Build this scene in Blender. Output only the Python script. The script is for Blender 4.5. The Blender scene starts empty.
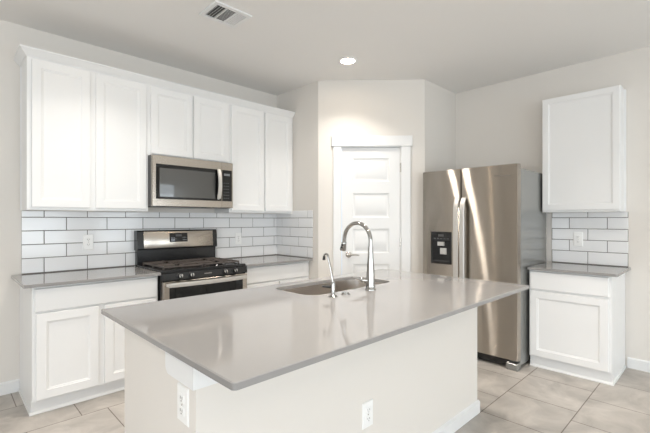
import bpy, bmesh, math
from mathutils import Vector, Matrix
C = bpy.context.scene.collection
SC = bpy.context.scene
PI = math.pi

# ------------------------------------------------------------------ camera
cam = bpy.data.cameras.new('camera')
cam.sensor_width = 36.0
cam.lens = 392.4 / 650 * 36
cam.shift_y = 3.19 / 650
cam.clip_start = 0.05
co = bpy.data.objects.new('camera', cam)
C.objects.link(co)
co.location = (-0.3846, -3.897, 1.3477)
co.rotation_euler = (PI / 2, 0, math.radians(45.698 - 90))
SC.camera = co

# ------------------------------------------------------------------ world, exposure
w = bpy.data.worlds.new('sky')
SC.world = w
w.use_nodes = True
w.node_tree.nodes['Background'].inputs[0].default_value = (0.55, 0.75, 1.0, 1)
w.node_tree.nodes['Background'].inputs[1].default_value = 1.6
SC.view_settings.view_transform = 'Standard'
SC.view_settings.look = 'None'
SC.view_settings.gamma = 1
SC.view_settings.use_curve_mapping = False
SC.view_settings.exposure = -0.25

H = 2.8838          # ceiling
W = 4.0966          # right wall
XL, YF = -5.0, -8.5  # far side of the room behind the camera

# daylight coming in through the windows of the front and left walls: (centre, size, facing)
WINDOWS_FRONT = [(3.35, 1.15, 0.10, 2.25), (1.2, 1.7, 0.40, 2.35), (-0.9, 1.7, 0.40, 2.35), (-3.0, 1.7, 0.40, 2.35)]
WINDOWS_LEFT = [(-4.2, 1.7, 0.40, 2.35), (-6.6, 1.7, 0.40, 2.35)]
DAY = (0.90, 0.97, 1.0)
LAMP = (1.0, 0.95, 0.89)
P_WIN = 74.0
P_LAMP = 10.0


def area(name, loc, rot, sx, sy, power, col):
    l = bpy.data.lights.new(name, 'AREA')
    l.shape = 'RECTANGLE'
    l.size, l.size_y = sx, sy
    l.energy = power
    l.color = col
    o = bpy.data.objects.new(name, l)
    C.objects.link(o)
    o.location, o.rotation_euler = loc, rot
    return o


for cx, wd, z0, z1 in WINDOWS_FRONT:
    area('window_daylight', (cx, YF - 0.16, (z0 + z1) / 2), (PI / 2, 0, 0), wd, z1 - z0, P_WIN * 0.74 * wd * (z1 - z0) / 2.4, DAY)
for cy, wd, z0, z1 in WINDOWS_LEFT:
    area('window_daylight', (XL - 0.16, cy, (z0 + z1) / 2), (PI / 2, 0, -PI / 2), wd, z1 - z0, P_WIN * 0.95 * wd * (z1 - z0) / 2.4, (0.92, 0.96, 1.0))


# ------------------------------------------------------------------ materials
def lin(c):
    return tuple(((v / 255) / 12.92 if v / 255 <= 0.04045 else ((v / 255 + 0.055) / 1.055) ** 2.4) for v in c) + (1,)


def mat(name, rgb, rough=0.5, metal=0.0, coat=0.0, spec=0.5, noise=None, bump=None, aniso=None, emit=None):
    m = bpy.data.materials.new(name)
    m.use_nodes = True
    nt = m.node_tree
    b = nt.nodes['Principled BSDF']
    b.inputs['Base Color'].default_value = lin(rgb)
    b.inputs['Roughness'].default_value = rough
    b.inputs['Metallic'].default_value = metal
    b.inputs['Specular IOR Level'].default_value = spec
    b.inputs['Coat Weight'].default_value = coat
    b.inputs['Coat Roughness'].default_value = 0.05
    tc = nt.nodes.new('ShaderNodeTexCoord')

    def noise_node(scale, detail, stretch=(1, 1, 1)):
        mp = nt.nodes.new('ShaderNodeMapping')
        mp.inputs['Scale'].default_value = stretch
        nt.links.new(tc.outputs['Object'], mp.inputs['Vector'])
        n = nt.nodes.new('ShaderNodeTexNoise')
        n.inputs['Scale'].default_value = scale
        n.inputs['Detail'].default_value = detail
        nt.links.new(mp.outputs['Vector'], n.inputs['Vector'])
        return n
    if noise:                                   # (scale, second rgb, stretch)
        n = noise_node(noise[0], 4, noise[2] if len(noise) > 2 else (1, 1, 1))
        r = nt.nodes.new('ShaderNodeValToRGB')
        r.color_ramp.elements[0].position = 0.35
        r.color_ramp.elements[1].position = 0.65
        r.color_ramp.elements[0].color = lin(rgb)
        r.color_ramp.elements[1].color = lin(noise[1])
        nt.links.new(n.outputs['Fac'], r.inputs['Fac'])
        nt.links.new(r.outputs['Color'], b.inputs['Base Color'])
    if bump:                                    # (scale, strength, stretch)
        n = noise_node(bump[0], 3, bump[2] if len(bump) > 2 else (1, 1, 1))
        bp = nt.nodes.new('ShaderNodeBump')
        bp.inputs['Strength'].default_value = bump[1]
        bp.inputs['Distance'].default_value = 0.01
        nt.links.new(n.outputs['Fac'], bp.inputs['Height'])
        nt.links.new(bp.outputs['Normal'], b.inputs['Normal'])
    if aniso is not None:
        b.inputs['Anisotropic'].default_value = aniso[0]
        b.inputs['Anisotropic Rotation'].default_value = aniso[1]
        t = nt.nodes.new('ShaderNodeTangent')
        t.direction_type = 'RADIAL'
        t.axis = 'Z'
        nt.links.new(t.outputs['Tangent'], b.inputs['Tangent'])
    if emit:
        b.inputs['Emission Color'].default_value = (*emit[0], 1)
        b.inputs['Emission Strength'].default_value = emit[1]
    return m


M = {}
M['wall'] = mat('wall_paint', (225, 220, 213), 0.85, bump=(180, 0.06))
M['ceiling'] = mat('ceiling_paint', (236, 234, 231), 0.9, bump=(150, 0.08))
M['trim'] = mat('trim_paint', (232, 232, 231), 0.4)
M['cabinet'] = mat('cabinet_paint', (234, 234, 233), 0.38)
M['door'] = mat('door_paint', (230, 230, 229), 0.42)
M['quartz'] = mat('grey_quartz', (147, 145, 143), 0.06, noise=(700, (141, 139, 137)), spec=0.5)
M['tile'] = mat('white_glazed_tile', (236, 236, 236), 0.12)
M['grout'] = mat('grey_grout', (122, 118, 113), 0.9)
M['plate'] = mat('white_plastic', (244, 244, 242), 0.35)
M['slot'] = mat('dark_slot', (96, 94, 92), 0.6)
M['steel'] = mat('brushed_steel', (192, 184, 174), 0.19, 1.0, bump=(5, 0.03, (1, 1, 0.35)))


def brush(m, rgb, rough, an, rot):
    """brushed metal: one glossy lobe stretched across the brushing"""
    nt = m.node_tree
    g = nt.nodes.new('ShaderNodeBsdfAnisotropic')
    g.inputs['Color'].default_value = lin(rgb)
    g.inputs['Roughness'].default_value = rough
    g.inputs['Anisotropy'].default_value = an
    g.inputs['Rotation'].default_value = rot
    t = nt.nodes.new('ShaderNodeTangent')
    t.direction_type = 'RADIAL'
    t.axis = 'Z'
    nt.links.new(t.outputs['Tangent'], g.inputs['Tangent'])
    for n in nt.nodes:
        if n.type == 'BUMP':
            nt.links.new(n.outputs['Normal'], g.inputs['Normal'])
    nt.links.new(g.outputs['BSDF'], nt.nodes['Material Output'].inputs['Surface'])


brush(M['steel'], (190, 182, 172), 0.23, 0.86, 0.0)
M['steel2'] = mat('smooth_steel', (186, 178, 168), 0.22, 1.0)
M['sink'] = mat('sink_steel', (206, 200, 194), 0.30, 1.0, bump=(60, 0.02))
M['chrome'] = mat('chrome', (172, 170, 167), 0.13, 1.0)
M['nickel'] = mat('satin_nickel', (196, 192, 186), 0.24, 1.0)
M['black'] = mat('black_enamel', (30, 30, 31), 0.18)
M['blackglass'] = mat('black_glass', (18, 19, 20), 0.05)
M['mesh'] = mat('oven_screen', (70, 70, 68), 0.25, coat=1.0)
M['iron'] = mat('cast_iron', (84, 76, 71), 0.5, bump=(300, 0.1))
M['darkgrey'] = mat('dark_grey_metal', (78, 78, 78), 0.4)
M['fridgeside'] = mat('fridge_side_grey', (142, 142, 138), 0.2, 0.4, bump=(500, 0.03))
M['rubber'] = mat('black_rubber', (32, 32, 32), 0.55)
M['lens'] = mat('lamp_lens', (255, 250, 240), 0.4, emit=((1.0, 0.80, 0.58), 50.0))
M['glass'] = mat('window_glass', (235, 240, 245), 0.02)
M['glass'].node_tree.nodes['Principled BSDF'].inputs['Transmission Weight'].default_value = 1.0
M['vent_shade'] = mat('vent_shade_grey', (92, 90, 88), 0.8)  # shade behind the vent louvers, put into the colour
M['handle'] = mat('satin_handle_steel', (206, 203, 198), 0.42, 0.6)
M['paddle'] = mat('grey_plastic', (186, 184, 180), 0.4)
M['display'] = mat('display_grey', (120, 122, 124), 0.3)
M['white_mark'] = mat('pale_print', (190, 190, 188), 0.4)
M['lawn'] = mat('lawn', (95, 120, 70), 0.9, noise=(6, (80, 105, 60)))


def floor_mat():
    m = bpy.data.materials.new('porcelain_floor_tile')
    m.use_nodes = True
    nt = m.node_tree
    b = nt.nodes['Principled BSDF']
    b.inputs['Roughness'].default_value = 0.38
    tc = nt.nodes.new('ShaderNodeTexCoord')
    mp = nt.nodes.new('ShaderNodeMapping')
    # rows run along x, joints shift by a third on every other row
    mp.inputs['Location'].default_value = (-0.305 + 0.467 * 10, 3.165 + 0.474 * 10, 0)
    nt.links.new(tc.outputs['Object'], mp.inputs['Vector'])
    br = nt.nodes.new('ShaderNodeTexBrick')
    br.offset = 0.657
    br.offset_frequency = 2
    br.squash = 1
    for k, v in (('Scale', 1.0), ('Mortar Size', 0.0035), ('Mortar Smooth', 0.1), ('Brick Width', 0.467), ('Row Height', 0.474), ('Bias', 0.0)):
        br.inputs[k].default_value = v
    br.inputs['Color1'].default_value = lin((192, 186, 179))
    br.inputs['Color2'].default_value = lin((183, 177, 170))
    br.inputs['Mortar'].default_value = lin((118, 107, 98))
    nt.links.new(mp.outputs['Vector'], br.inputs['Vector'])
    n = nt.nodes.new('ShaderNodeTexNoise')
    n.inputs['Scale'].default_value = 3.2
    n.inputs['Detail'].default_value = 7
    n.inputs['Roughness'].default_value = 0.62
    n.inputs['Distortion'].default_value = 0.8
    nt.links.new(tc.outputs['Object'], n.inputs['Vector'])
    r = nt.nodes.new('ShaderNodeValToRGB')
    r.color_ramp.elements[0].position = 0.32
    r.color_ramp.elements[1].position = 0.68
    r.color_ramp.elements[0].color = (0.70, 0.695, 0.69, 1)
    r.color_ramp.elements[1].color = (1.12, 1.115, 1.11, 1)
    nt.links.new(n.outputs['Fac'], r.inputs['Fac'])
    mx = nt.nodes.new('ShaderNodeMix')
    mx.data_type = 'RGBA'
    mx.blend_type = 'MULTIPLY'
    mx.inputs['Factor'].default_value = 1.0
    nt.links.new(br.outputs['Color'], mx.inputs['A'])
    nt.links.new(r.outputs['Color'], mx.inputs['B'])
    nt.links.new(mx.outputs['Result'], b.inputs['Base Color'])
    bp = nt.nodes.new('ShaderNodeBump')
    bp.inputs['Strength'].default_value = 0.3
    bp.inputs['Distance'].default_value = 0.002
    bp.invert = True
    nt.links.new(br.outputs['Fac'], bp.inputs['Height'])
    nt.links.new(bp.outputs['Normal'], b.inputs['Normal'])
    return m


M['floor'] = floor_mat()


# ------------------------------------------------------------------ mesh builder
def F_front(y0):      # surface facing -y ; a = x, b = z, d = outwards
    return lambda a, b, d: (a, y0 - d, b)


def F_right(x0):      # surface facing -x (right wall side) ; a = y, b = z
    return lambda a, b, d: (x0 - d, a, b)


DP0 = Vector((2.588, -0.745, 0))
DP1 = Vector((3.399, -1.5849, 0))
DE = (DP1 - DP0).normalized()
DN = Vector((DE.y, -DE.x, 0))
if DN.x > 0:
    DN = -DN


def F_diag(a, b, d):
    p = DP0 + DE * a + DN * d
    return (p.x, p.y, b)


class MB:
    def __init__(s):
        s.v, s.f = [], []

    def add(s, vs, fs):
        o = len(s.v)
        s.v += [tuple(p) for p in vs]
        s.f += [tuple(i + o for i in f) for f in fs]
        return s

    def box(s, x0, x1, y0, y1, z0, z1, bev=0.0, seg=1):
        x0, x1 = sorted((x0, x1))
        y0, y1 = sorted((y0, y1))
        z0, z1 = sorted((z0, z1))
        vs = [(x0, y0, z0), (x1, y0, z0), (x1, y1, z0), (x0, y1, z0), (x0, y0, z1), (x1, y0, z1), (x1, y1, z1), (x0, y1, z1)]
        fs = [(0, 3, 2, 1), (4, 5, 6, 7), (0, 1, 5, 4), (1, 2, 6, 5), (2, 3, 7, 6), (3, 0, 4, 7)]
        if bev <= 0:
            return s.add(vs, fs)
        bm = bmesh.new()
        bv = [bm.verts.new(p) for p in vs]
        for f in fs:
            bm.faces.new([bv[i] for i in f])
        bmesh.ops.bevel(bm, geom=bm.edges[:], offset=bev, segments=seg, affect='EDGES', profile=0.5)
        bm.verts.index_update()
        s.add([v.co[:] for v in bm.verts], [tuple(v.index for v in f.verts) for f in bm.faces])
        bm.free()
        return s

    def rings(s, fn, rings, cap_last=True, cap_first=True):
        """rings of rectangles (a0,a1,b0,b1,d) joined one to the next"""
        vs, fs = [], []
        for a0, a1, b0, b1, d in rings:
            vs += [fn(a0, b0, d), fn(a1, b0, d), fn(a1, b1, d), fn(a0, b1, d)]
        for k in range(len(rings) - 1):
            for i in range(4):
                j = (i + 1) % 4
                fs.append((4 * k + i, 4 * k + j, 4 * k + 4 + j, 4 * k + 4 + i))
        if cap_first:
            fs.append((3, 2, 1, 0))
        if cap_last:
            o = 4 * (len(rings) - 1)
            fs.append((o, o + 1, o + 2, o + 3))
        return s.add(vs, fs)

    def loops(s, loops, close=False, cap0=True, cap1=True):
        n = len(loops[0])
        vs = [p for l in loops for p in l]
        fs = []
        m = len(loops)
        for k in range(m if close else m - 1):
            k2 = (k + 1) % m
            for i in range(n):
                j = (i + 1) % n
                fs.append((n * k + i, n * k + j, n * k2 + j, n * k2 + i))
        if not close:
            if cap0:
                fs.append(tuple(range(n - 1, -1, -1)))
            if cap1:
                fs.append(tuple(n * (m - 1) + i for i in range(n)))
        return s.add(vs, fs)

    def tube(s, pts, rad, n=14, cap=True):
        pts = [Vector(p) for p in pts]
        if not hasattr(rad, '__len__'):
            rad = [rad] * len(pts)
        t = (pts[1] - pts[0]).normalized()
        u = t.orthogonal().normalized()
        lo = []
        for k, p in enumerate(pts):
            if k == 0:
                t2 = (pts[1] - pts[0]).normalized()
            elif k == len(pts) - 1:
                t2 = (pts[-1] - pts[-2]).normalized()
            else:
                t2 = (pts[k + 1] - pts[k - 1]).normalized()
            q = t.rotation_difference(t2)
            u = (q @ u).normalized()
            u = (u - t2 * u.dot(t2)).normalized()
            t = t2
            v = t.cross(u)
            lo.append([p + (u * math.cos(2 * PI * i / n) + v * math.sin(2 * PI * i / n)) * rad[k] for i in range(n)])
        return s.loops(lo, cap0=cap, cap1=cap)

    def lathe(s, prof, org, axis=(0, 0, 1), n=24):
        """profile of (radius, height) about an axis"""
        ax = Vector(axis).normalized()
        u = ax.orthogonal().normalized()
        v = ax.cross(u)
        org = Vector(org)
        lo = [[org + ax * h + (u * math.cos(2 * PI * i / n) + v * math.sin(2 * PI * i / n)) * max(r, 1e-4) for i in range(n)] for r, h in prof]
        return s.loops(lo)

    def fbox(s, fn, a0, a1, b0, b1, d0, d1, bev=0.0):
        if bev:
            return s.rings(fn, [(a0, a1, b0, b1, d0), (a0, a1, b0, b1, d1 - bev), (a0 + bev, a1 - bev, b0 + bev, b1 - bev, d1)])
        return s.rings(fn, [(a0, a1, b0, b1, d0), (a0, a1, b0, b1, d1)])

    def build(s, name, m, parent=None, label=None, angle=35):
        off = Vector(parent_world(parent)) if parent else Vector((0, 0, 0))
        me = bpy.data.meshes.new(name)
        bm = bmesh.new()
        bv = [bm.verts.new(Vector(p) - off) for p in s.v]
        for f in s.f:
            try:
                bm.faces.new([bv[i] for i in f])
            except ValueError:
                pass
        bmesh.ops.recalc_face_normals(bm, faces=bm.faces[:])
        bm.to_mesh(me)
        bm.free()
        for p in me.polygons:
            p.use_smooth = True
        me.set_sharp_from_angle(angle=math.radians(angle))
        me.materials.append(m)
        o = bpy.data.objects.new(name, me)
        C.objects.link(o)
        if parent:
            o.parent = parent
        if label:
            o['label'] = label
        return o


def parent_world(o):
    p = Vector((0, 0, 0))
    while o:
        p += o.location
        o = o.parent
    return p


def thing(name, label, cat, loc, group=None):
    o = bpy.data.objects.new(name, None)
    o.empty_display_size = 0.1
    C.objects.link(o)
    o.location = loc
    o['label'] = label
    o['category'] = cat
    if group:
        o['group'] = group
    return o


def tag(o, label, cat, group=None):
    o['label'] = label
    o['category'] = cat
    if group:
        o['group'] = group
    return o


def struct(o):
    o['kind'] = 'structure'
    return o


# ------------------------------------------------------------------ room shell
RX = DP0.x
struct(MB().box(XL - 0.1, 6.0, YF - 0.1, 0.1, -0.08, 0).build('floor', M['floor']))
struct(MB().box(XL - 0.1, W + 0.1, YF - 0.1, 0.1, H, H + 0.08).build('ceiling', M['ceiling']))
struct(MB().box(XL - 0.1, RX + 0.1, 0, 0.1, 0, H).build('wall_back', M['wall']))
struct(MB().box(RX, RX + 0.1, DP0.y, 0, 0, H).build('wall_pantry_left', M['wall']))
DL = (DP1 - DP0).length
DOOR_A0, DOOR_A1, DOOR_H = 0.258, 0.902, 2.143
dm = MB()
dm.fbox(F_diag, 0, DOOR_A0 - 0.02, 0, H, -0.1, 0)
dm.fbox(F_diag, DOOR_A1 + 0.02, DL, 0, H, -0.1, 0)
dm.fbox(F_diag, DOOR_A0 - 0.02, DOOR_A1 + 0.02, DOOR_H + 0.02, H, -0.1, 0)
struct(dm.build('wall_pantry_diagonal', M['wall']))
struct(MB().box(DP1.x, W, DP1.y, DP1.y + 0.1, 0, H).build('wall_pantry_right', M['wall']))
struct(MB().box(W, W + 0.1, YF - 0.1, DP1.y + 0.1, 0, H).build('wall_right', M['wall']))


def wall_with_windows(name, fn, a0, a1, wins):
    m = MB()
    x = a0
    for c, wd, z0, z1 in sorted(wins):
        m.fbox(fn, x, c - wd / 2, 0, H, -0.12, 0)
        m.fbox(fn, c - wd / 2, c + wd / 2, 0, z0, -0.12, 0)
        m.fbox(fn, c - wd / 2, c + wd / 2, z1, H, -0.12, 0)
        x = c + wd / 2
    m.fbox(fn, x, a1, 0, H, -0.12, 0)
    return struct(m.build(name, M['wall']))


fy = lambda a, b, d: (a, YF + d, b)
fx = lambda a, b, d: (XL + d, a, b)
wall_with_windows('wall_front', fy, XL - 0.12, W, WINDOWS_FRONT)
wall_with_windows('wall_left', fx, YF, 0, WINDOWS_LEFT)
wn = 0
for fn, wins in ((fy, WINDOWS_FRONT), (fx, WINDOWS_LEFT)):
    for c, wd, z0, z1 in wins:
        wn += 1
        m = MB()
        for a0, a1, b0, b1 in ((c - wd / 2, c - wd / 2 + 0.06, z0, z1), (c + wd / 2 - 0.06, c + wd / 2, z0, z1),
                               (c - wd / 2, c + wd / 2, z0, z0 + 0.06), (c - wd / 2, c + wd / 2, z1 - 0.06, z1),
                               (c - wd / 2, c + wd / 2, (z0 + z1) / 2 - 0.02, (z0 + z1) / 2 + 0.02)):
            m.fbox(fn, a0, a1, b0, b1, -0.10, -0.04)
        wo = struct(m.build('window_%d' % wn, M['trim']))
        bl = MB()
        z = (z0 + z1) / 2 + 0.06
        while z < z1 - 0.08:                    # raised half of the blinds
            bl.fbox(fn, c - wd / 2 + 0.07, c + wd / 2 - 0.07, z, z + 0.022, -0.03, -0.02)
            z += 0.06
        bl.build('blind', M['trim'], wo)


def baseboard(name, fn, a0, a1, h=0.095):
    m = MB().rings(fn, [(a0, a1, 0, h, 0), (a0, a1, 0, h - 0.012, 0.014), ], cap_first=True)
    return struct(m.build(name, M['trim']))


baseboard('baseboard_back', F_front(0), XL, 0.052)
baseboard('baseboard_right', F_right(W), YF, -3.262)
baseboard('baseboard_pantry', F_diag, 0.0, 0.146)
baseboard('baseboard_diagonal', F_diag, 1.03, DL)

# ------------------------------------------------------------------ pantry door
DJ = F_diag

door_z = [(1.779, 2.012), (1.383, 1.628), (0.993, 1.237), (0.603, 0.848), (0.213, 0.458)]
PA0, PA1 = 0.378, 0.782
m = MB()
m.fbox(DJ, DOOR_A0 + 0.003, DOOR_A1 - 0.003, 0.008, DOOR_H - 0.004, -0.05, -0.022)
m.fbox(DJ, DOOR_A0 + 0.003, PA0, 0.008, DOOR_H - 0.004, -0.022, -0.010)
m.fbox(DJ, PA1, DOOR_A1 - 0.003, 0.008, DOOR_H - 0.004, -0.022, -0.010)
zz = [0.008] + [v for p in reversed(door_z) for v in (p[0] - 0.012, p[1] + 0.012)] + [DOOR_H - 0.004]
for k in range(0, len(zz), 2):
    m.fbox(DJ, PA0, PA1, zz[k], zz[k + 1], -0.022, -0.010)
for z0, z1 in door_z:
    z0 -= 0.012
    z1 += 0.012
    m.rings(DJ, [(PA0, PA1, z0, z1, -0.010), (PA0 + 0.016, PA1 - 0.016, z0 + 0.016, z1 - 0.016, -0.020),
                 (PA0 + 0.028, PA1 - 0.028, z0 + 0.028, z1 - 0.028, -0.020),
                 (PA0 + 0.046, PA1 - 0.046, z0 + 0.046, z1 - 0.046, -0.011)], cap_first=False)
door = struct(m.build('door_1', M['door']))
m = MB()
m.rings(DJ, [(DOOR_A0 - 0.018, DOOR_A0, 0, DOOR_H + 0.018, -0.1), (DOOR_A0 - 0.018, DOOR_A0, 0, DOOR_H + 0.018, 0.0)])
m.rings(DJ, [(DOOR_A1, DOOR_A1 + 0.018, 0, DOOR_H + 0.018, -0.1), (DOOR_A1, DOOR_A1 + 0.018, 0, DOOR_H + 0.018, 0.0)])
m.rings(DJ, [(DOOR_A0, DOOR_A1, DOOR_H, DOOR_H + 0.018, -0.1), (DOOR_A0, DOOR_A1, DOOR_H, DOOR_H + 0.018, 0.0)])
m.build('door_frame', M['trim'], door)
m = MB()
m.fbox(DJ, 0.165, 0.251, 0, 2.152, 0.0, 0.02, 0.003)
m.fbox(DJ, 0.909, 1.010, 0, 2.152, 0.0, 0.02, 0.003)
m.build('door_casing', M['trim'], door)
MB().fbox(DJ, 0.146, 1.029, 2.152, 2.266, 0.0, 0.028, 0.003).build('head_casing', M['trim'], door)
for hz in (1.92, 1.10, 0.28):
    m = MB()
    p0, p1 = F_diag(DOOR_A1 + 0.002, hz - 0.05, 0.0), F_diag(DOOR_A1 + 0.002, hz + 0.05, 0.0)
    m.tube([p0, p1], 0.008, 10)
    m.build('hinge', M['nickel'], door)
m = MB()
KA, KZ = 0.334, 0.962
m.lathe([(0.0, 0), (0.033, 0), (0.033, 0.006), (0.024, 0.012), (0.012, 0.014), (0.011, 0.05), (0.0, 0.05)], F_diag(KA, KZ, -0.010), DN, 20)
m.tube([F_diag(KA - 0.005, KZ, 0.036), F_diag(KA + 0.03, KZ + 0.002, 0.038), F_diag(KA + 0.07, KZ + 0.001, 0.036), F_diag(KA + 0.115, KZ - 0.003, 0.030)], [0.011, 0.010, 0.008, 0.006], 10)
m.build('door_handle', M['nickel'], door)


# ------------------------------------------------------------------ cabinets
def shaker(fn, a0, a1, b0, b1, d0, th=0.020, st=0.058):
    e = 0.0025
    return MB().rings(fn, [(a0, a1, b0, b1, d0), (a0, a1, b0, b1, d0 + th - e), (a0 + e, a1 - e, b0 + e, b1 - e, d0 + th),
                           (a0 + st, a1 - st, b0 + st, b1 - st, d0 + th),
                           (a0 + st + 0.003, a1 - st - 0.003, b0 + st + 0.003, b1 - st - 0.003, d0 + th - 0.005),
                           (a0 + st + 0.010, a1 - st - 0.010, b0 + st + 0.010, b1 - st - 0.010, d0 + th - 0.007),
                           (a0 + st + 0.013, a1 - st - 0.013, b0 + st + 0.013, b1 - st - 0.013, d0 + th - 0.011)])


def slab(fn, a0, a1, b0, b1, d0, th=0.020):
    e = 0.004
    return MB().rings(fn, [(a0, a1, b0, b1, d0), (a0, a1, b0, b1, d0 + th - e), (a0 + e, a1 - e, b0 + e, b1 - e, d0 + th)])


UF = -0.305
def wall_cabinet(label, x0, x1, z0, z1, doors, scribe=False):
    t = thing('wall_cabinet', label, 'cabinet', ((x0 + x1) / 2, 0, z0), 'white wall cabinets over the range wall')
    m = MB()
    m.box(x0, x1, UF, -0.002, z0 + 0.012, z1)
    m.box(x0, x1, UF, UF + 0.02, z0, z0 + 0.012)           # the face frame hangs lower than the bottom panel
    m.box(x0, x0 + 0.016, UF + 0.02, -0.002, z0, z0 + 0.012)
    m.box(x1 - 0.016, x1, UF + 0.02, -0.002, z0, z0 + 0.012)
    m.build('cabinet_body', M['cabinet'], t)
    for a, b, za, zb in doors:
        shaker(F_front(UF), a, b, za, zb, 0.0).build('cabinet_door', M['cabinet'], t)
    if scribe:
        MB().box(x0 - 0.006, x0, -0.03, -0.002, z0, z1).build('scribe_moulding', M['cabinet'], t)
    return t


wall_cabinet('tall white two-door wall cabinet left of the microwave', 0.061, 0.924, 1.421, 2.547,
             [(0.088, 0.468, 1.443, 2.536), (0.508, 0.905, 1.443, 2.536)], True)
wall_cabinet('short white two-door wall cabinet directly above the microwave', 0.924, 1.737, 1.922, 2.547,
             [(0.945, 1.328, 1.937, 2.536), (1.346, 1.718, 1.937, 2.536)])
wall_cabinet('tall white two-door wall cabinet between microwave and pantry corner', 1.737, RX - 0.002, 1.421, 2.547,
             [(1.755, 2.160, 1.443, 2.536), (2.180, 2.553, 1.443, 2.536)])

# crown moulding along the three wall cabinets
prof = [(0.0, 2.547), (0.003, 2.556), (0.008, 2.558), (0.040, 2.596), (0.045, 2.598), (0.045, 2.609)]
cx0, cx1, cyf = 0.059, RX - 0.002, UF - 0.004
m = MB()
lo = []
for o, z in prof:
    lo.append([(cx0 - o, -0.002, z), (cx0 - o, cyf - o, z), (cx1, cyf - o, z), (cx1, -0.002, z)])
m.loops(lo)
tag(m.build('crown_moulding', M['trim'], None, None, 20), 'white flared crown moulding running along the tops of the wall cabinets', 'moulding')


def base_cabinet(label, fn, a0, a1, drawers, doors, depth, plinth_d, side, group=None):
    c = fn((a0 + a1) / 2, 0, 0)
    t = thing('base_cabinet', label, 'cabinet', c, group)
    MB().rings(fn, [(a0, a1, 0.100, 0.892, -depth + 0.002), (a0, a1, 0.100, 0.892, 0)]).build('cabinet_body', M['cabinet'], t)
    m = MB().rings(fn, [(a0, a1, 0.0, 0.100, -depth + 0.002), (a0, a1, 0.0, 0.100, plinth_d)])
    m.build('toe_kick', M['cabinet'], t)
    m = MB().rings(fn, [(a0, a1, 0, 0.022, plinth_d), (a0, a1, 0, 0.008, plinth_d + 0.012)])
    if side < 0:
        m.rings(fn, [(a0 - 0.010, a0, 0, 0.020, -depth + 0.02), (a0 - 0.010, a0, 0, 0.020, plinth_d + 0.012)])
    elif side > 0:
        m.rings(fn, [(a1, a1 + 0.010, 0, 0.020, -depth + 0.02), (a1, a1 + 0.010, 0, 0.020, plinth_d + 0.012)])
    m.build('shoe_moulding', M['trim'], t)
    for a, b, z0, z1 in drawers:
        slab(fn, a, b, z0, z1, 0).build('drawer_front', M['cabinet'], t)
    for a, b, z0, z1 in doors:
        shaker(fn, a, b, z0, z1, 0).build('cabinet_door', M['cabinet'], t)
    return t


base_cabinet('white base cabinet left of the range, one wide drawer over two doors', F_front(-0.595), 0.053, 0.897,
             [(0.066, 0.886, 0.716, 0.874)], [(0.074, 0.456, 0.112, 0.702), (0.496, 0.880, 0.112, 0.702)], 0.595, -0.048, -1)
base_cabinet('white base cabinet right of the range, partly hidden behind the island counter', F_front(-0.595), 1.727, RX - 0.002,
             [(1.745, 2.556, 0.716, 0.874)], [(1.745, 2.140, 0.112, 0.702), (2.160, 2.556, 0.112, 0.702)], 0.595, -0.048, 0)
RF = W - 0.600
FR = F_right(RF)
base_cabinet('small white base cabinet right of the refrigerator, one drawer over one door', lambda a, b, d: (RF - d, -a, b), 2.622, 3.246,
             [(2.632, 3.226, 0.718, 0.878)], [(2.632, 3.226, 0.110, 0.698)], 0.600, -0.024, 1)

t = thing('wall_cabinet', 'single-door white wall cabinet alone on the right wall beside the refrigerator', 'cabinet', (W, -2.935, 1.421))
x0 = W - 0.205
MB().box(x0, W - 0.002, -3.243, -2.614, 1.421, 2.536).build('cabinet_body', M['cabinet'], t)
shaker(F_right(x0), -3.239, -2.618, 1.441, 2.532, 0.0, 0.018, 0.052).build('cabinet_door', M['cabinet'], t)
MB().box(W - 0.03, W - 0.002, -3.253, -3.243, 1.421, 2.536).build('scribe_moulding', M['cabinet'], t)


# ------------------------------------------------------------------ counters
def rrect(x0, x1, y0, y1, r, z, k=8):
    """rounded rectangle, anticlockwise; r is one radius or four (front-left, front-right, back-right, back-left)"""
    if not hasattr(r, '__len__'):
        r = (r,) * 4
    out = []
    for (cx, cy, a0), rr in zip(((x0, y0, PI), (x1, y0, 1.5 * PI), (x1, y1, 0), (x0, y1, 0.5 * PI)), r):
        sx = 1 if cx == x0 else -1
        sy = 1 if cy == y0 else -1
        for i in range(k + 1):
            a = a0 + 0.5 * PI * i / k
            out.append((cx + sx * rr + math.cos(a) * rr, cy + sy * rr + math.sin(a) * rr, z))
    return out


CT, CB = 0.914, 0.892
def counter(label, x0, x1, y0, y1, r):
    e = 0.003
    m = MB().loops([rrect(x0, x1, y0, y1, r, CB), rrect(x0, x1, y0, y1, r, CT - e),
                    rrect(x0 + e, x1 - e, y0 + e, y1 - e, r, CT)])
    return tag(m.build('countertop', M['quartz']), label, 'countertop')


counter('grey quartz countertop on the base cabinet left of the range', 0.0, 0.902, -0.657, -0.001, (0.02, 0.004, 0.004, 0.004))
counter('grey quartz countertop in the corner right of the range', 1.722, RX - 0.001, -0.657, -0.001, 0.004)
counter('grey quartz countertop on the small cabinet beside the refrigerator', W - 0.645, W - 0.001, -3.288, -2.618, (0.015, 0.004, 0.004, 0.004))

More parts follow.
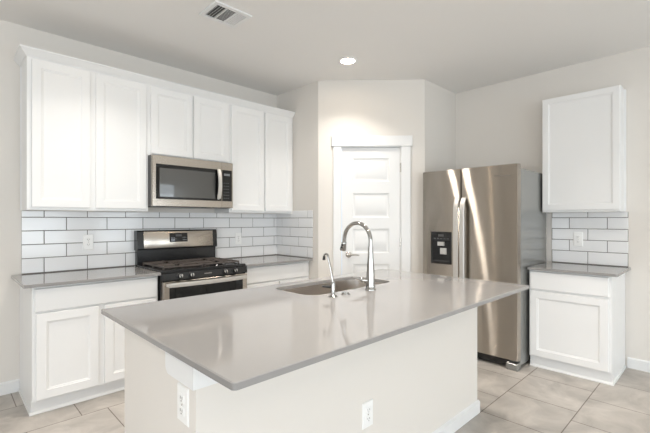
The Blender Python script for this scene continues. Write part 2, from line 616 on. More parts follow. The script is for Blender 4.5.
IX0, IX1, IY0, IY1 = 0.168, 2.400, -2.984, -1.774
SX0, SX1, SY0, SY1 = 1.108, 1.885, -2.262, -1.885
e = 0.003
ro = (0.014, 0.010, 0.005, 0.003)
rs = (0.10, 0.07, 0.10, 0.06)
m = MB().loops([rrect(IX0, IX1, IY0, IY1, ro, CB), rrect(IX0, IX1, IY0, IY1, ro, CT - e), rrect(IX0 + e, IX1 - e, IY0 + e, IY1 - e, ro, CT),
                rrect(SX0, SX1, SY0, SY1, rs, CT), rrect(SX0, SX1, SY0, SY1, rs, CB)], close=True)
tag(m.build('island_countertop', M['quartz']), 'large glossy grey quartz countertop of the kitchen island with a sink cutout', 'countertop')

# ------------------------------------------------------------------ island
BX0, BX1, BYF = 0.212, 2.291, -2.678
t = thing('kitchen_island', 'painted beige kitchen island with white baseboard under the large counter', 'island', ((BX0 + BX1) / 2, -2.3, 0))
m = MB()
m.box(BX0, BX1, BYF, BYF + 0.12, 0, CB)
m.box(BX0, BX0 + 0.08, BYF + 0.12, -1.975, 0, CB)
m.build('knee_wall', M['wall'], t)
m = MB()
m.box(BX0 + 0.08, BX0 + 0.10, BYF + 0.12, -1.82, 0.1, CB)
m.box(BX1 - 0.02, BX1, BYF + 0.12, -1.82, 0.1, CB)
m.box(BX0 + 0.10, BX1 - 0.02, -1.84, -1.82, 0.1, CB)
m.box(BX0 + 0.10, BX1 - 0.02, BYF + 0.12, -1.82, 0.1, 0.12)
m.box(BX0 + 0.08, BX1, BYF + 0.12, -1.90, 0.0, 0.1)
m.build('cabinet_body', M['cabinet'], t)
fb = lambda a, b, d: (a, -1.82 + d, b)
for a0 in (0.33, 0.72, 1.11, 1.50, 1.89):
    shaker(fb, a0, a0 + 0.37, 0.12, 0.87, 0).build('cabinet_door', M['cabinet'], t)
m = MB()
h = 0.088
m.rings(F_front(BYF), [(BX0 - 0.014, BX1 + 0.014, 0, h, 0), (BX0 - 0.014, BX1 + 0.014, 0, h - 0.010, 0.014)])
m.rings(lambda a, b, d: (BX0 - d, a, b), [(BYF, -1.975, 0, h, 0), (BYF, -1.975, 0, h - 0.010, 0.014)])
m.rings(lambda a, b, d: (BX1 + d, a, b), [(BYF, BYF + 0.12, 0, h, 0), (BYF, BYF + 0.12, 0, h - 0.010, 0.014)])
m.build('baseboard', M['trim'], t, 'white baseboard round the foot of the island')
# support block wrapping the front corner just under the counter
m = MB()
ya, yb, za, zb = -2.697, -2.478, 0.797, CB
out = [(ya, za), (yb - 0.03, za)] + [(yb - 0.03 + 0.03 * math.sin(i * PI / 12), za + 0.03 - 0.03 * math.cos(i * PI / 12)) for i in range(1, 7)] + [(yb, zb), (ya, zb)]
m.loops([[(0.193, y, z) for y, z in out], [(BX0, y, z) for y, z in out]])
m.box(BX0, 0.62, -2.697, BYF, za, zb)
m.build('support_block', M['trim'], t, 'white block under the counter at the front corner')

# ------------------------------------------------------------------ sink, faucet and their neighbours
t = thing('kitchen_sink', 'undermount stainless steel single bowl sink set in the island counter', 'sink', ((SX0 + SX1) / 2, (SY0 + SY1) / 2, 0.70))
g = 0.004
def sl(i, z, rr=0.0):
    return rrect(SX0 + i, SX1 - i, SY0 + i, SY1 - i, tuple(max(0.02, r - rr) for r in rs), z)
m = MB().loops([sl(-0.03, CB - 0.003), sl(-0.03, CB - 0.0005), sl(-0.001, CB - 0.0005), sl(0.000, CB - 0.02), sl(0.006, 0.73), sl(0.03, 0.705), sl(0.06, 0.70),
                sl(0.06, 0.698), sl(0.028, 0.702), sl(0.003, 0.728), sl(-0.003, CB - 0.02), sl(-0.004, CB - 0.003)], close=False, cap0=False, cap1=False)
nn = len(sl(0, 0))
m.f.append(tuple(6 * nn + i for i in range(nn)))
m.f.append(tuple(7 * nn + i for i in reversed(range(nn))))
m.build('sink_bowl', M['sink'], t)
MB().lathe([(0, 0), (0.045, 0), (0.045, 0.003), (0.036, 0.004), (0.030, 0.001), (0, 0.001)], (1.50, -2.07, 0.7002)).build('drain', M['chrome'], t)

FX, FY = 1.512, -2.357
t = thing('kitchen_faucet', 'tall chrome gooseneck pull-down faucet standing on the island beside the sink', 'faucet', (FX, FY, CT))
m = MB().lathe([(0, 0), (0.033, 0), (0.033, 0.006), (0.029, 0.012), (0.028, 0.03), (0.0255, 0.10), (0.018, 0.20), (0.0155, 0.27), (0.0, 0.27)], (FX, FY, CT))
m.build('faucet_body', M['chrome'], t)
m = MB()
R = 0.113
zc = 1.338 - R - 0.012
pts = [(FX, FY, CT + 0.26), (FX, FY, zc - 0.03), ]
n = 22
for i in range(n + 1):
    a = PI - (PI * 0.985) * i / n
    pts.append((FX + 0.006 * i / n, FY + R + R * math.cos(a), zc + R * math.sin(a)))
p = Vector(pts[-1])
pts.append((p.x + 0.001, p.y + 0.003, p.z - 0.022))
m.tube(pts, 0.0125, 16)
m.build('spout', M['chrome'], t)
p = Vector(pts[-1])
dv = Vector((0.002, 0.014, -0.052))
hd = MB().tube([p + Vector((0, 0, 0.006)), p, p + dv * 0.15, p + dv * 0.9, p + dv], [0.013, 0.0165, 0.0165, 0.0215, 0.019], 16)
so = hd.build('spray_head', M['chrome'], t)
m = MB()
for k in (0.28, 0.62):
    q = p + dv * k + Vector((-0.0165 - 0.003 * k, -0.004, 0))
    m.lathe([(0, 0), (0.0065, 0), (0.0065, 0.003), (0, 0.004)], q, (-1, -0.25, 0), 10)
m.build('spray_button', M['rubber'], so, 'black button on the spray head')
m = MB().tube([(FX, FY, CT + 0.055), (FX - 0.018, FY + 0.022, CT + 0.058), (FX - 0.036, FY + 0.044, CT + 0.060)], [0.018, 0.018, 0.015], 14)
m.tube([(FX - 0.033, FY + 0.040, CT + 0.060), (FX - 0.05, FY + 0.062, CT + 0.066), (FX - 0.075, FY + 0.092, CT + 0.078)], [0.009, 0.007, 0.005], 10)
m.build('lever_handle', M['chrome'], t)

QX, QY = 1.191, -2.347
t = thing('water_dispenser', 'slim chrome filtered water tap with a black tip at the left of the faucet', 'faucet', (QX, QY, CT))
m = MB().lathe([(0, 0), (0.026, 0), (0.026, 0.004), (0.016, 0.010), (0.0125, 0.014), (0.0125, 0.075), (0.009, 0.085), (0, 0.085)], (QX, QY, CT), n=20)
m.build('tap_body', M['chrome'], t)
pts = [(QX, QY, CT + 0.08), (QX - 0.002, QY + 0.012, CT + 0.14), (QX - 0.005, QY + 0.030, CT + 0.21)]
for i in range(9):
    a = PI * 0.95 * i / 8
    pts.append((QX - 0.006, QY + 0.033 + 0.016 * (1 - math.cos(a)), CT + 0.222 + 0.016 * math.sin(a)))
m = MB().tube(pts, 0.0062, 10)
m.build('spout', M['chrome'], t)
p = Vector(pts[-1])
MB().tube([p, p + Vector((0, 0.002, -0.022))], [0.008, 0.009], 10).build('spout_tip', M['rubber'], t, 'black tip of the spout')
MB().tube([(QX, QY, CT + 0.056), (QX - 0.016, QY + 0.018, CT + 0.056), (QX - 0.040, QY + 0.045, CT + 0.058)], [0.009, 0.0075, 0.006], 10).build('tap_lever', M['rubber'], t, 'small black lever')
m = MB().lathe([(0, 0), (0.026, 0), (0.026, 0.005), (0.020, 0.009), (0.018, 0.009), (0.017, 0.014), (0.0, 0.015)], (1.292, -2.350, CT), n=24)
tag(m.build('air_switch', M['chrome']), 'low round chrome push button on the counter between the two taps', 'button')


# ------------------------------------------------------------------ backsplash tiles
def backsplash(label, fn, a0, a1, z0, z1, joint, pitch, odd, swap=0):
    base = MB().rings(fn, [(a0, a1, z0, z1, 0.0005), (a0, a1, z0, z1, 0.0065)])
    t = tag(base.build('tile_backsplash', M['grout']), label, 'backsplash')
    rows = [0.9185, 1.0385, 1.1485, 1.2585, 1.3675, 1.4775]
    g = 0.003
    m = MB()
    for r in range(5):
        b0, b1 = max(rows[r] + g, z0), min(rows[r + 1] - g, z1)
        if b1 - b0 < 0.01:
            continue
        j = joint + (pitch / 2 if (r + swap) % 2 else 0)
        j -= math.ceil((j - a0) / pitch) * pitch
        while j < a1:
            p0, p1 = max(j + g, a0), min(j + pitch - g, a1)
            if p1 - p0 > 0.008:
                q = 0.002
                m.rings(fn, [(p0, p1, b0, b1, 0.0065), (p0, p1, b0, b1, 0.0085), (p0 + q, p1 - q, b0 + q, b1 - q, 0.010)], cap_first=False)
            j += pitch
    m.build('tiles', M['tile'], t, 'white glossy subway tiles in running bond')
    return t


backsplash('white subway tile backsplash running behind the range', F_front(0), 0.065, RX - 0.0105, CT, 1.420, 0.211, 0.310, True)
backsplash('narrow return of white subway tile on the pantry side wall', F_right(RX), -0.660, -0.0005, CT, 1.452, -0.262, 0.310, True)
backsplash('small white subway tile backsplash on the right wall beside the refrigerator', lambda a, b, d: (W - d, -a, b), 2.642, 3.268, CT, 1.420, 2.955, 0.312, True)


# ------------------------------------------------------------------ outlets
def outlet(label, fn, a, z, d, wd=0.076, ht=0.122):
    c = fn(a, z, d)
    t = thing('wall_outlet', label, 'outlet', c, 'white electrical outlets')
    m = MB().rings(fn, [(a - wd / 2, a + wd / 2, z - ht / 2, z + ht / 2, d), (a - wd / 2, a + wd / 2, z - ht / 2, z + ht / 2, d + 0.003),
                        (a - wd / 2 + 0.004, a + wd / 2 - 0.004, z - ht / 2 + 0.004, z + ht / 2 - 0.004, d + 0.006)])
    m.build('cover_plate', M['plate'], t)
    n = Vector(fn(0, 0, 1)) - Vector(fn(0, 0, 0))
    for s in (-1, 1):
        zc = z + s * ht * 0.17
        r = MB().rings(fn, [(a - 0.017, a + 0.017, zc - 0.014, zc + 0.014, d + 0.006), (a - 0.017, a + 0.017, zc - 0.014, zc + 0.014, d + 0.008),
                            (a - 0.015, a + 0.015, zc - 0.012, zc + 0.012, d + 0.009)]).build('receptacle', M['plate'], t)
        q = MB()
        q.fbox(fn, a - 0.008, a - 0.0055, zc - 0.002, zc + 0.008, d + 0.009, d + 0.0096)
        q.fbox(fn, a + 0.0055, a + 0.008, zc - 0.002, zc + 0.008, d + 0.009, d + 0.0096)
        q.fbox(fn, a - 0.002, a + 0.002, zc - 0.010, zc - 0.006, d + 0.009, d + 0.0096)
        q.build('slots', M['slot'], r)
    MB().lathe([(0, 0), (0.004, 0), (0.003, 0.0015), (0, 0.0015)], fn(a, z, d + 0.006), n, 10).build('screw', M['nickel'], t)
    return t


outlet('white duplex outlet on the backsplash above the left counter', F_front(0), 0.526, 1.152, 0.010, 0.080, 0.130)
outlet('white duplex outlet on the backsplash to the right of the range', F_front(0), 2.028, 1.133, 0.010, 0.080, 0.130)
outlet('white duplex outlet on the tiles beside the refrigerator', F_right(W), -2.876, 1.157, 0.010, 0.080, 0.140)
outlet('white duplex outlet on the island end under the support block', lambda a, b, d: (BX0 - d, a, b), -2.588, 0.712, 0.0, 0.084, 0.128)
outlet('white duplex outlet on the long front of the island', F_front(BYF), 1.092, 0.405, 0.0, 0.078, 0.124)

# ------------------------------------------------------------------ microwave
MX0, MX1, MZ0, MZ1 = 0.926, 1.735, 1.462, 1.9195
MX0m, MX1m = 0.912, 1.716
t = thing('microwave', 'stainless steel over-the-range microwave with a black glass door', 'microwave', (1.33, 0, MZ0))
MX0, MX1 = 0.927, 1.726
fm = F_front(-0.365)
MB().box(MX0, MX1, -0.365, -0.012, MZ0 + 0.008, MZ1).build('case', M['darkgrey'], t)
m = MB()
m.box(MX0 + 0.01, MX1 - 0.01, -0.36, -0.015, MZ0, MZ0 + 0.008)
m.build('bottom_grille', M['black'], t)
SPL = 1.600
m = MB()
b = 0.004
m.rings(fm, [(MX0, SPL - 0.001, MZ0 + 0.004, MZ1 - 0.002, 0), (MX0, SPL - 0.001, MZ0 + 0.004, MZ1 - 0.002, 0.031), (MX0 + b, SPL - 0.001, MZ0 + 0.004 + b, MZ1 - 0.002 - b, 0.035),
             (MX0 + 0.030, SPL - 0.004, MZ0 + 0.070, MZ1 - 0.078, 0.035), (MX0 + 0.032, SPL - 0.005, MZ0 + 0.072, MZ1 - 0.080, 0.031)])
dr = m.build('door', M['steel2'], t)
MB().fbox(fm, MX0 + 0.032, SPL - 0.005, MZ0 + 0.072, MZ1 - 0.080, 0.031, 0.034).build('door_glass', M['blackglass'], dr, 'black glass of the microwave door')
MB().rings(fm, [(MX0 + 0.062, SPL - 0.070, MZ0 + 0.090, MZ1 - 0.112, 0.034), (MX0 + 0.065, SPL - 0.073, MZ0 + 0.093, MZ1 - 0.115, 0.0346)]).build('viewing_screen', M['mesh'], dr, 'grey mesh screen in the door glass')
m = MB()
hp = []
for i in range(13):
    u = i / 12
    hp.append((SPL - 0.040, -0.400 - 0.010 - 0.034 * math.sin(PI * (0.06 + 0.88 * u)), MZ0 + 0.092 + u * 0.285))
m.loops([[(x - 0.020, y, z), (x - 0.014, y - 0.009, z), (x + 0.014, y - 0.009, z), (x + 0.020, y, z), (x + 0.014, y + 0.006, z), (x - 0.014, y + 0.006, z)] for x, y, z in hp])
for q in (hp[0], hp[-1]):
    m.tube([(q[0], -0.398, q[2]), q], 0.008, 10)
m.build('door_handle', M['handle'], dr)
m = MB()
m.rings(fm, [(SPL + 0.001, MX1, MZ0 + 0.004, MZ1 - 0.002, 0), (SPL + 0.001, MX1, MZ0 + 0.004, MZ1 - 0.002, 0.031), (SPL + 0.001, MX1 - b, MZ0 + 0.004 + b, MZ1 - 0.002 - b, 0.035),
             (SPL + 0.004, MX1 - 0.014, MZ0 + 0.070, MZ1 - 0.078, 0.035), (SPL + 0.005, MX1 - 0.015, MZ0 + 0.072, MZ1 - 0.080, 0.031)])
cp = m.build('control_panel', M['steel2'], t)
MB().fbox(fm, SPL + 0.005, MX1 - 0.015, MZ0 + 0.072, MZ1 - 0.080, 0.031, 0.034).build('keypad_glass', M['blackglass'], cp, 'black keypad glass')
MB().fbox(fm, SPL + 0.024, MX1 - 0.036, MZ1 - 0.135, MZ1 - 0.112, 0.034, 0.0345).build('clock_display', M['display'], cp, 'grey clock window')
for r in range(6):
    m = MB()
    for c_ in range(3):
        m.fbox(fm, SPL + 0.022 + c_ * 0.022, SPL + 0.034 + c_ * 0.022, MZ0 + 0.095 + r * 0.030, MZ0 + 0.104 + r * 0.030, 0.034, 0.0344)
    m.build('key_row', M['darkgrey'], cp)

# ------------------------------------------------------------------ range
GX0, GX1 = 0.908, 1.716
t = thing('gas_range', 'black and stainless steel gas range standing between the two counters', 'range', (1.312, -0.33, 0))
GF = -0.635
MB().box(GX0, GX1, GF, -0.014, 0.02, 0.905).build('range_body', M['black'], t)
m = MB()
for x in (GX0 + 0.05, GX1 - 0.05):
    for y in (GF + 0.06, -0.08):
        m = MB().lathe([(0, 0), (0.022, 0), (0.022, 0.008), (0.010, 0.010), (0.010, 0.02), (0, 0.02)], (x, y, 0), n=12)
        m.build('leveling_foot', M['rubber'], t)
m = MB()                                        # cooktop tray with raised rim
m.loops([rrect(GX0, GX1, GF - 0.012, -0.075, 0.006, 0.905), rrect(GX0, GX1, GF - 0.012, -0.075, 0.006, 0.921), rrect(GX0 + 0.004, GX1 - 0.004, GF - 0.008, -0.079, 0.006, 0.925),
         rrect(GX0 + 0.03, GX1 - 0.03, GF + 0.02, -0.10, 0.02, 0.925), rrect(GX0 + 0.042, GX1 - 0.042, GF + 0.032, -0.112, 0.02, 0.914)])
m.build('cooktop', M['black'], t)
# backguard
m = MB()
m.box(GX0 + 0.004, GX1 - 0.004, -0.075, -0.014, 0.905, 1.065, 0.004)
m.build('back_panel', M['black'], t)
bg = MB()
pf = [(-0.020, 1.062), (-0.098, 1.062), (-0.104, 1.075), (-0.088, 1.236), (-0.078, 1.246), (-0.020, 1.246)]
bg.loops([[(GX0 - 0.006, y, z) for y, z in pf], [(GX1 - 0.004, y, z) for y, z in pf]])
bgo = bg.build('backguard', M['black'], t, 'black end caps of the range backguard', 20)
def fbg(a, b, d):                               # the sloping face of the backguard
    y0, z0, y1, z1 = -0.104, 1.075, -0.088, 1.236
    u = (b - z0) / (z1 - z0)
    n = Vector((0, -(z1 - z0), y1 - y0)).normalized()
    return (a, y0 + (y1 - y0) * u + n.y * d, z0 + (z1 - z0) * u + n.z * d)
MB().rings(fbg, [(0.962, 1.664, 1.078, 1.233, 0.0), (0.962, 1.664, 1.078, 1.233, 0.003), (0.966, 1.660, 1.081, 1.230, 0.0045)]).build('steel_fascia', M['steel2'], bgo, 'stainless steel face of the backguard')
cd = MB().rings(fbg, [(1.204, 1.386, 1.128, 1.216, 0.0045), (1.204, 1.386, 1.128, 1.216, 0.0055), (1.207, 1.383, 1.131, 1.213, 0.0065)]).build('oven_control', M['blackglass'], bgo, 'black oven control display')
MB().fbox(fbg, 1.265, 1.325, 1.180, 1.203, 0.0065, 0.0068).build('clock_display', M['darkgrey'], bgo)
for x0_ in (1.218, 1.336):
    for k in range(3):
        for r in range(2):
            MB().fbox(fbg, x0_ + k * 0.014, x0_ + 0.008 + k * 0.014, 1.145 + r * 0.022, 1.153 + r * 0.022, 0.0065, 0.0068).build('touch_key', M['display'], bgo)
# burners and grates
for bx in (1.105, 1.520):
    for by, r in ((-0.475, 0.052), (-0.225, 0.042)):
        m = MB().lathe([(0, 0), (r + 0.018, 0), (r + 0.014, 0.006), (r * 0.75, 0.008), (r * 0.7, 0.014), (r, 0.015), (r, 0.021), (r - 0.006, 0.024), (0, 0.024)], (bx, by, 0.9135), n=24)
        m.build('burner', M['black'], t)
for gx0, gx1 in ((0.950, 1.300), (1.324, 1.674)):
    m = MB()
    zt, bw = 0.952, 0.006
    ys = (GF + 0.040, -0.118)
    cxx = (gx0 + gx1) / 2
    for x in (gx0, gx1):
        m.box(x - bw, x + bw, ys[0], ys[1], zt - 0.014, zt, 0.003)
    for y in (ys[0], (ys[0] + ys[1]) / 2, ys[1]):
        m.box(gx0, gx1, y - bw, y + bw, zt - 0.014, zt, 0.003)
    for by in (-0.475, -0.225):
        m.box(gx0, cxx - 0.03, by - bw, by + bw, zt - 0.012, zt + 0.004, 0.003)
        m.box(cxx + 0.03, gx1, by - bw, by + bw, zt - 0.012, zt + 0.004, 0.003)
        m.box(cxx - bw, cxx + bw, by + 0.03, by + 0.115, zt - 0.012, zt + 0.004, 0.003)
        m.box(cxx - bw, cxx + bw, by - 0.115, by - 0.03, zt - 0.012, zt + 0.004, 0.003)
    for x in (gx0, gx1):
        for y in (ys[0] + 0.01, (ys[0] + ys[1]) / 2, ys[1] - 0.01):
            m.box(x - bw, x + bw, y - bw, y + bw, 0.9255, zt - 0.01)
    m.build('grate', M['iron'], t)
# control panel under the cooktop front
m = MB()
pf = [(GF, 0.838), (GF - 0.030, 0.838), (GF - 0.036, 0.845), (GF - 0.024, 0.912), (GF - 0.012, 0.922), (GF, 0.922)]
pf = [(GF, 0.838), (GF - 0.034, 0.838), (GF - 0.040, 0.846), (GF - 0.030, 0.900), (GF - 0.012, 0.9045), (GF, 0.9045)]
m.loops([[(GX0, y, z) for y, z in pf], [(GX1, y, z) for y, z in pf]])
cpn = m.build('control_panel', M['black'], t, None, 20)
for kx in (1.052, 1.152, 1.476, 1.580):
    kn = MB().lathe([(0, 0), (0.027, 0), (0.027, 0.004), (0.022, 0.006), (0.020, 0.024), (0.017, 0.028), (0, 0.028)], (kx, GF - 0.0345, 0.872), (0, -0.985, 0.17), 20)
    kn.box(kx - 0.004, kx + 0.004, GF - 0.073, GF - 0.060, 0.858, 0.896, 0.002)
    ko = kn.build('knob', M['black'], t)
    MB().lathe([(0, 0), (0.0165, 0), (0.0165, 0.0012), (0, 0.0016)], (kx, GF - 0.0622, 0.8768), (0, -0.985, 0.17), 20).build('knob_cap', M['nickel'], ko)
    MB().box(kx - 0.002, kx + 0.002, GF - 0.0742, GF - 0.073, 0.876, 0.892).build('knob_mark', M['white_mark'], ko)
m = MB().fbox(F_front(GF - 0.0345), 1.275, 1.345, 0.870, 0.876, 0.0, 0.0015)
m.build('badge', M['nickel'], cpn)
# oven door
fd = F_front(GF)
m = MB().rings(fd, [(GX0 + 0.003, GX1 - 0.003, 0.215, 0.832, 0), (GX0 + 0.003, GX1 - 0.003, 0.215, 0.832, 0.040), (GX0 + 0.007, GX1 - 0.007, 0.219, 0.828, 0.044),
                    (GX0 + 0.052, GX1 - 0.052, 0.290, 0.815, 0.044), (GX0 + 0.054, GX1 - 0.054, 0.292, 0.813, 0.040)])
od = m.build('oven_door', M['steel2'], t)
MB().fbox(fd, GX0 + 0.054, GX1 - 0.054, 0.292, 0.813, 0.040, 0.043).build('oven_window', M['blackglass'], od, 'black glass oven window')
m = MB()
hp = []
for i in range(17):
    u = i / 16
    hp.append((GX0 + 0.035 + u * (GX1 - GX0 - 0.070), GF - 0.072 - 0.026 * math.sin(PI * u), 0.806))
lo = []
for x, y, z in hp:
    lo.append([(x, y - 0.010, z - 0.017), (x, y - 0.013, z), (x, y - 0.010, z + 0.017), (x, y + 0.006, z + 0.019), (x, y + 0.010, z), (x, y + 0.006, z - 0.019)])
m.loops(lo)
for q in (hp[0], hp[-1]):
    m.box(q[0] - 0.012, q[0] + 0.012, q[1], GF - 0.042, q[2] - 0.012, q[2] + 0.012, 0.003)
m.build('oven_handle', M['handle'], od)
m = MB().rings(fd, [(GX0 + 0.003, GX1 - 0.003, 0.05, 0.208, 0), (GX0 + 0.003, GX1 - 0.003, 0.05, 0.208, 0.036), (GX0 + 0.008, GX1 - 0.008, 0.055, 0.203, 0.041)])
m.build('storage_drawer', M['steel2'], t)

# ------------------------------------------------------------------ refrigerator
RX0 = 3.258
RY0, RY1 = -2.604, -1.645
t = thing('refrigerator', 'stainless steel side-by-side refrigerator with a dispenser in the left door', 'refrigerator', (3.66, -2.136, 0))
fr = F_right(RX0 + 0.072)
MB().box(RX0 + 0.080, W - 0.035, RY0 + 0.004, RY1 - 0.004, 0.03, 1.812, 0.004).build('refrigerator_body', M['fridgeside'], t)
m = MB()
m.box(RX0 + 0.072, RX0 + 0.080, RY0 + 0.02, RY1 - 0.02, 0.09, 1.80)
m.build('door_gasket', M['rubber'], t)
SPY = -2.075
zb, zt = 0.088, 1.849
b = 0.010
def fdoor(y0, y1, hole=None):
    m = MB()
    r = [(y0, y1, zb, zt, 0.0), (y0, y1, zb, zt, 0.060), (y0 + 0.003, y1 - 0.003, zb + 0.003, zt - 0.003, 0.0706), (y0 + b, y1 - b, zb + b, zt - b, 0.072)]
    if hole:
        r += [(*hole, 0.072), (*hole, 0.066)]
    return m.rings(fr, r)
dl = fdoor(SPY + 0.003, RY1, (-1.975, -1.742, 0.897, 1.225)).build('freezer_door', M['steel'], t)
drr = fdoor(RY0, SPY - 0.003).build('fridge_door', M['steel'], t)
# dispenser: a black surround with a recessed bay, controls above, paddles inside
m = MB().rings(fr, [(-1.974, -1.746, 0.898, 1.224, 0.0662), (-1.974, -1.746, 0.898, 1.224, 0.074), (-1.970, -1.750, 0.902, 1.220, 0.076),
                    (-1.958, -1.762, 0.925, 1.130, 0.076), (-1.952, -1.768, 0.935, 1.125, 0.067)])
dp = m.build('dispenser', M['black'], dl, 'black water and ice dispenser')
dp2 = MB().fbox(fr, -1.895, -1.825, 1.082, 1.122, 0.0672, 0.088, 0.004)
dp2.build('ice_chute', M['paddle'], dl, 'pale ice chute')
MB().fbox(fr, -1.920, -1.850, 0.996, 1.060, 0.0672, 0.080, 0.004).build('water_paddle', M['paddle'], dl, 'pale water paddle')
m = MB()
for k in range(5):
    m.fbox(fr, -1.945 + k * 0.036, -1.925 + k * 0.036, 1.150, 1.160, 0.076, 0.0764)
m.fbox(fr, -1.890, -1.830, 1.175, 1.200, 0.076, 0.0764)
m.build('dispenser_keys', M['darkgrey'], dl)
for y in (-2.046, -2.112):
    m = MB()
    hp = []
    for i in range(21):
        u = i / 20
        e = min(1.0, min(u, 1 - u) / 0.10)
        hp.append((RX0 - 0.012 - 0.046 * math.sin(e * PI / 2), y, 0.50 + u * 1.06))
    lo = []
    for x, yy, z in hp:
        lo.append([(x - 0.010, yy - 0.020, z), (x - 0.013, yy, z), (x - 0.010, yy + 0.020, z), (x - 0.002, yy + 0.025, z), (x + 0.010, yy + 0.018, z), (x + 0.010, yy - 0.018, z), (x - 0.002, yy - 0.025, z)])
    m.loops(lo)
    for z in (hp[0][2], hp[-1][2]):
        m.box(RX0 - 0.012, RX0 + 0.0005, y - 0.014, y + 0.014, z - 0.004, z + 0.030 if z < 1 else z + 0.004)
    m.build('door_handle', M['handle'], dl if y > SPY else drr)
m = MB()
m.box(RX0 + 0.050, RX0 + 0.080, RY0 + 0.10, RY1 - 0.10, 0.018, 0.082)
m.build('base_grille', M['black'], t)
for y0, y1 in ((RY0 + 0.002, RY0 + 0.105), (RY1 - 0.105, RY1 - 0.002)):
    MB().box(RX0 + 0.004, RX0 + 0.080, y0, y1, 0.0, 0.062, 0.006).build('foot_cover', M['fridgeside'], t)
for y in (RY0 + 0.06, RY1 - 0.08):
    MB().lathe([(0, -0.03), (0.0299, -0.03), (0.0299, 0), (0, 0)], (W - 0.10, y, 0.03), (0, 1, 0), 14).build('roller', M['rubber'], t)
# brand mark in the top corner of the right door: a small loop and a word
cu = bpy.data.curves.new('logo_text', 'FONT')
cu.body = 'Whirlpool'
cu.size = 0.026
cu.extrude = 0.0004
to = bpy.data.objects.new('logo_text', cu)
C.objects.link(to)
bpy.context.view_layer.update()
me = bpy.data.meshes.new_from_object(to.evaluated_get(bpy.context.evaluated_depsgraph_get()))
C.objects.unlink(to)
bpy.data.objects.remove(to)
me.materials.append(M['chrome'])
lo = bpy.data.objects.new('logo', me)
C.objects.link(lo)
lo.parent = drr
me.transform(Matrix.Translation((RX0 - 0.0006, -2.435, 1.742)) @ Matrix.Rotation(-PI / 2, 4, 'Z') @ Matrix.Rotation(PI / 2, 4, 'X'))
me.transform(Matrix.Translation(-parent_world(drr)))
m = MB()
lp = [(RX0 - 0.0006, -2.412 + 0.016 * math.cos(a), 1.750 + 0.008 * math.sin(a) + 0.006 * math.cos(a)) for a in [2 * PI * i / 20 for i in range(21)]]
m.tube(lp, 0.0018, 6)
m.build('logo_loop', M['chrome'], drr)

# ------------------------------------------------------------------ ceiling fittings
def downlight(x, y, label):
    t = thing('recessed_light', label, 'ceiling light', (x, y, H), 'recessed ceiling lights')
    m = MB().lathe([(0.066, 0), (0.090, 0), (0.090, -0.004), (0.070, -0.008), (0.066, -0.006)], (x, y, H - 0.0002), n=32)
    m2 = MB()
    n = 32
    lo_ = [[(x + math.cos(2 * PI * i / n) * r, y + math.sin(2 * PI * i / n) * r, H + h) for i in range(n)] for r, h in ((0.066, -0.0004), (0.092, -0.0004), (0.092, -0.004), (0.072, -0.009), (0.066, -0.006))]
    m2.loops(lo_, close=True)
    m2.build('trim_ring', M['trim'], t)
    MB().lathe([(0, -0.0005), (0.0655, -0.0005), (0.0655, -0.005), (0, -0.005)], (x, y, H), n=32).build('lens', M['lens'], t)
    l = bpy.data.lights.new('lamp', 'AREA')
    l.shape = 'DISK'
    l.size = 0.13
    l.energy = P_LAMP
    l.color = LAMP
    l.spread = math.radians(114)
    o = bpy.data.objects.new('lamp', l)
    C.objects.link(o)
    o.parent = t
    o.location = (0, 0, -0.012)


downlight(2.42, -1.34, 'round recessed ceiling light glowing in front of the pantry door')
for x, y in ((0.45, -1.12), (0.85, -2.35), (1.75, -2.35), (2.42, -3.3), (0.45, -3.3), (-1.6, -2.4), (2.6, -5.6), (0.45, -5.6), (-2.0, -5.6), (-3.6, -3.0)):  # unseen; the island pair and living-area lights are added to brighten the room
    downlight(x, y, 'unseen round recessed ceiling light outside the camera view')

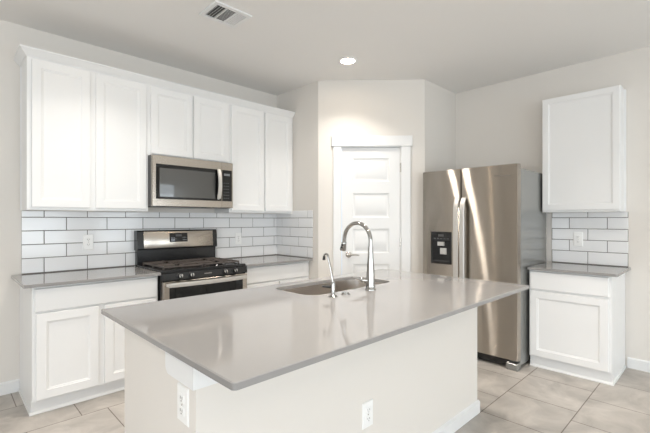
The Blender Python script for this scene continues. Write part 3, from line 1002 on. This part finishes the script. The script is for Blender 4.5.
VX0, VX1, VY0, VY1 = 0.985, 1.285, -1.402, -1.148
t = thing('ceiling_vent', 'white rectangular louvered air vent in the ceiling', 'vent', ((VX0 + VX1) / 2, (VY0 + VY1) / 2, H))
fv = lambda a, b, d: (a, b, H - d)
fr_ = 0.030
m = MB()
for a0, a1, b0, b1 in ((VX0, VX0 + fr_, VY0, VY1), (VX1 - fr_, VX1, VY0, VY1), (VX0 + fr_, VX1 - fr_, VY0, VY0 + fr_), (VX0 + fr_, VX1 - fr_, VY1 - fr_, VY1)):
    m.fbox(fv, a0, a1, b0, b1, 0.0005, 0.012)
m.build('vent_frame', M['trim'], t)
MB().fbox(fv, VX0 + fr_, VX1 - fr_, VY0 + fr_, VY1 - fr_, 0.0003, 0.0012).build('vent_shade', M['vent_shade'], t, 'dark plate behind the louvers, coloured as the shade of the recess')  # flat plate on the ceiling; its dark colour stands in for the recess's shade
a0, a1 = VX0 + fr_, VX1 - fr_
third = (a1 - a0) / 3
def slat(m, p, q, half, tilt):
    """thin tilted blade from p to q, its width turned by tilt about the blade"""
    p, q = Vector(p), Vector(q)
    d = (q - p).normalized()
    s = Vector((d.y, -d.x, 0))
    wv = (s * math.cos(tilt) + Vector((0, 0, 1)) * math.sin(tilt)) * half
    nv = d.cross(wv).normalized() * 0.0006
    m.loops([[p + wv + nv, p - wv + nv, p - wv - nv, p + wv - nv], [q + wv + nv, q - wv + nv, q - wv - nv, q + wv - nv]])
zs = H - 0.0068
m = MB()
for k in range(4):
    x = a0 + third * (k + 0.5) / 4
    slat(m, (x, VY0 + fr_, zs), (x, VY1 - fr_, zs), 0.006, math.radians(52))
m.build('louver', M['trim'], t)
m = MB()
for k in range(12):
    y = VY0 + fr_ + (VY1 - VY0 - 2 * fr_) * (k + 0.5) / 12
    slat(m, (a0 + third, y, zs), (a0 + 2 * third, y, zs), 0.0078, math.radians(-24))
m.build('louver', M['trim'], t)
m = MB()
for k in range(5):
    x = a0 + 2 * third + third * (k + 0.5) / 5
    slat(m, (x, VY0 + fr_, zs), (x, VY1 - fr_, zs), 0.0052, math.radians(-30))
m.build('louver', M['trim'], t)
m = MB()
for x in (a0 + third, a0 + 2 * third):
    m.fbox(fv, x - 0.003, x + 0.003, VY0 + fr_, VY1 - fr_, 0.0015, 0.012)
m.build('divider', M['trim'], t)
